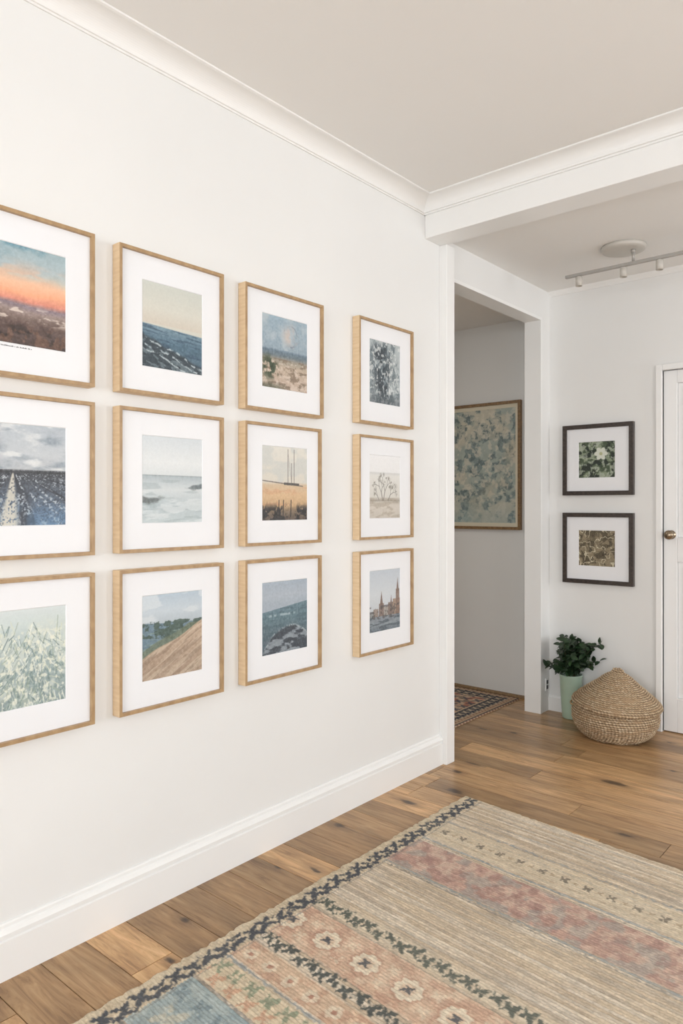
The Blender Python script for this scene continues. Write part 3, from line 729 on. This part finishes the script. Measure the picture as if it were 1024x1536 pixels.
# ------------------------------------------------------------------ potted plant
def build_plant():
    PX, PY = .178, 4.288
    e = empty("potted_plant", (PX, PY, 0))
    lathe("vase", [(.0001, .001), (.048, .001), (.052, .006), (.056, .06), (.062, .16), (.066, .245), (.069, .262), (.069, .268), (.063, .268), (.060, .25), (.058, .235), (.0001, .235)], 48, M_vase, e)
    lathe("soil", [(.0001, .24), (.0585, .238)], 24, M_soil, e)
    rs = random.Random(21)
    V, F = [], []; SV, SF = [], []
    def tube(p, r0, r1):
        n = len(p); b = len(SV)
        for i in range(n):
            t = (p[min(i+1, n-1)] - p[max(i-1, 0)]).normalized(); s = t.cross(Vector((.3, .9, .1))).normalized(); u = t.cross(s)
            r = r0 + (r1 - r0) * i / (n - 1)
            for j in range(5):
                a = 2 * math.pi * j / 5; SV.append(p[i] + (s * math.cos(a) + u * math.sin(a)) * r)
        for i in range(n - 1):
            for j in range(5): SF.append((b+i*5+j, b+i*5+(j+1) % 5, b+(i+1)*5+(j+1) % 5, b+(i+1)*5+j))
    def leaf(c, d, l, w):
        up = Vector((rs.uniform(-.6, .6), rs.uniform(-.9, .1), 1)).normalized()
        s = d.cross(up).normalized(); n = s.cross(d).normalized(); b = len(V)
        prof = [(0, .08), (.2, .7), (.45, 1), (.7, .85), (.9, .4), (1, .03)]
        for t, k in prof:
            q = c + d * l * t - n * l * .28 * t * t
            V.extend([q - s * w * k + n * w * .3 * k, q, q + s * w * k + n * w * .3 * k])
        for i in range(len(prof) - 1):
            a = b + i * 3; F.extend([(a, a+1, a+4, a+3), (a+1, a+2, a+5, a+4)])
    bx, by = .511 - PX, 4.112 - PY
    def ok(p):
        rb = math.hypot(p.x - bx, p.y - by)
        hb = .40 - rb * .62 + .03
        if rb < .27 and p.z < max(hb, .0): return False
        return -.165 < p.x < .215 and p.y < .070 and p.y > -.16 and not (p.z < .27 and math.hypot(p.x, p.y) < .075)
    for k in range(36):
        az = rs.uniform(0, 2 * math.pi); sp = rs.uniform(.04, .21)
        tip = Vector((.03 + sp * math.cos(az) * .98, -.03 + sp * math.sin(az) * .6, rs.uniform(.35, .545) - sp * .34))
        if tip.x > .06: tip.z = max(tip.z, .36)
        base = Vector((rs.uniform(-.03, .03), rs.uniform(-.03, .03), .235))
        mid = Vector((base.x * .6 + tip.x * .4, base.y * .6 + tip.y * .4, max(tip.z + .0, .36) * .92))
        tip.x = min(max(tip.x, -.14), .18); tip.y = min(tip.y, .05)
        p = [(1-t)**2 * base + 2*t*(1-t) * mid + t*t * tip for t in [i/8 for i in range(9)]]
        tube(p, .0028, .0012)
        for i in range(3, 9):
            for s_ in range(3):
                d = Vector((rs.uniform(-1, 1), rs.uniform(-1, .8), rs.uniform(-.5, .9))).normalized()
                l = rs.uniform(.034, .054)
                if ok(p[i] + d * l): leaf(p[i], d, l, l * .34)
    mesh_obj("leaves", V, F, [M_leaf], e, True)
    mesh_obj("stems", SV, SF, [M_stem], e, True)
build_plant()

# ------------------------------------------------------------------ track light
def build_track():
    e = empty("ceiling_track_light", (.654, 3.842, H2))
    lathe("canopy", [(.0001, -.026), (.085, -.026), (.105, -.022), (.112, -.014), (.112, -.001), (.0001, -.001)], 48, M_fix, e)
    boxes("rail", [(.338 - .654, -.010, -.106, 1.45 - .654, .010, -.089)], M_metal, e, .003)
    lathe("stem", [(.0001, -.092), (.007, -.092), (.007, -.024), (.0001, -.024)], 16, M_metal, e, (.05, 0, 0))
    lathe("stem_cap", [(.0001, -.045), (.012, -.045), (.012, -.022), (.0001, -.022)], 16, M_metal, e, (.05, 0, 0))
    for i, x in enumerate([.4135, .654, .835, 1.15]):
        lathe("spot_%d" % (i + 1), [(.0001, -.150), (.014, -.150), (.015, -.160), (.018, -.160), (.018, -.112), (.012, -.108), (.006, -.106), (.006, -.100), (.0001, -.100)], 24, M_fix, e, (x - .654, 0, 0))
build_track()

# ------------------------------------------------------------------ wall outlet
eo = empty("wall_outlet", (0.0, 4.325, .17))
boxes("plate", [(.0005, -.018, -.04, .007, .018, .04)], M_trim, eo, .002)
boxes("sockets", [(.006, -.010, -.028, .010, .010, -.004), (.006, -.010, .004, .010, .010, .028)], M_dark, eo, .001)

# ------------------------------------------------------------------ lights
def area(name, loc, rot, sx, sy, power, col):
    l = bpy.data.lights.new(name, 'AREA'); l.shape = 'RECTANGLE'; l.size = sx; l.size_y = sy; l.energy = power; l.color = col
    o = bpy.data.objects.new(name, l); o.location = loc; o.rotation_euler = rot; link(o); return o
R = math.radians
dcol = (.945, .968, 1.0)
area("window_light_side", (5.25, .7, 1.5), (0, R(105), 0), 1.7, 2.6, 84, dcol)
area("window_light_far", (5.25, 3.8, 1.5), (0, R(102), 0), 1.7, 1.0, 72, dcol)
area("window_light_front", (2.5, -3.3, 1.4), (R(106), 0, 0), 3.2, 1.9, 160, dcol)
area("hallway_fill_light", (-1.3, 2.6, HH - .04), (0, 0, 0), .5, .5, 8, (1.0, .95, .87))  # added fill that brightens the hallway; no fixture stands here

w = bpy.data.worlds.new("World"); SC.world = w; w.use_nodes = True
bg = w.node_tree.nodes["Background"]
sky = w.node_tree.nodes.new("ShaderNodeTexSky"); sky.sky_type = 'HOSEK_WILKIE'; sky.turbidity = 5; sky.sun_direction = (-.3, -.4, .85)
w.node_tree.links.new(sky.outputs[0], bg.inputs["Color"]); bg.inputs["Strength"].default_value = .8

# ------------------------------------------------------------------ camera
cd = bpy.data.cameras.new("camera"); cam = bpy.data.objects.new("camera", cd); link(cam)
cam.location = (2.009, 0, 1.3); cam.rotation_euler = (R(90), 0, R(40.7))
cd.sensor_fit = 'AUTO'; cd.sensor_width = 36; cd.lens = 36 * 1086 / 1536; cd.shift_y = -9 / 1536
cd.clip_start = .05
SC.camera = cam
SC.view_settings.view_transform = 'Standard'
SC.view_settings.look = 'None'
SC.view_settings.exposure = 0.0
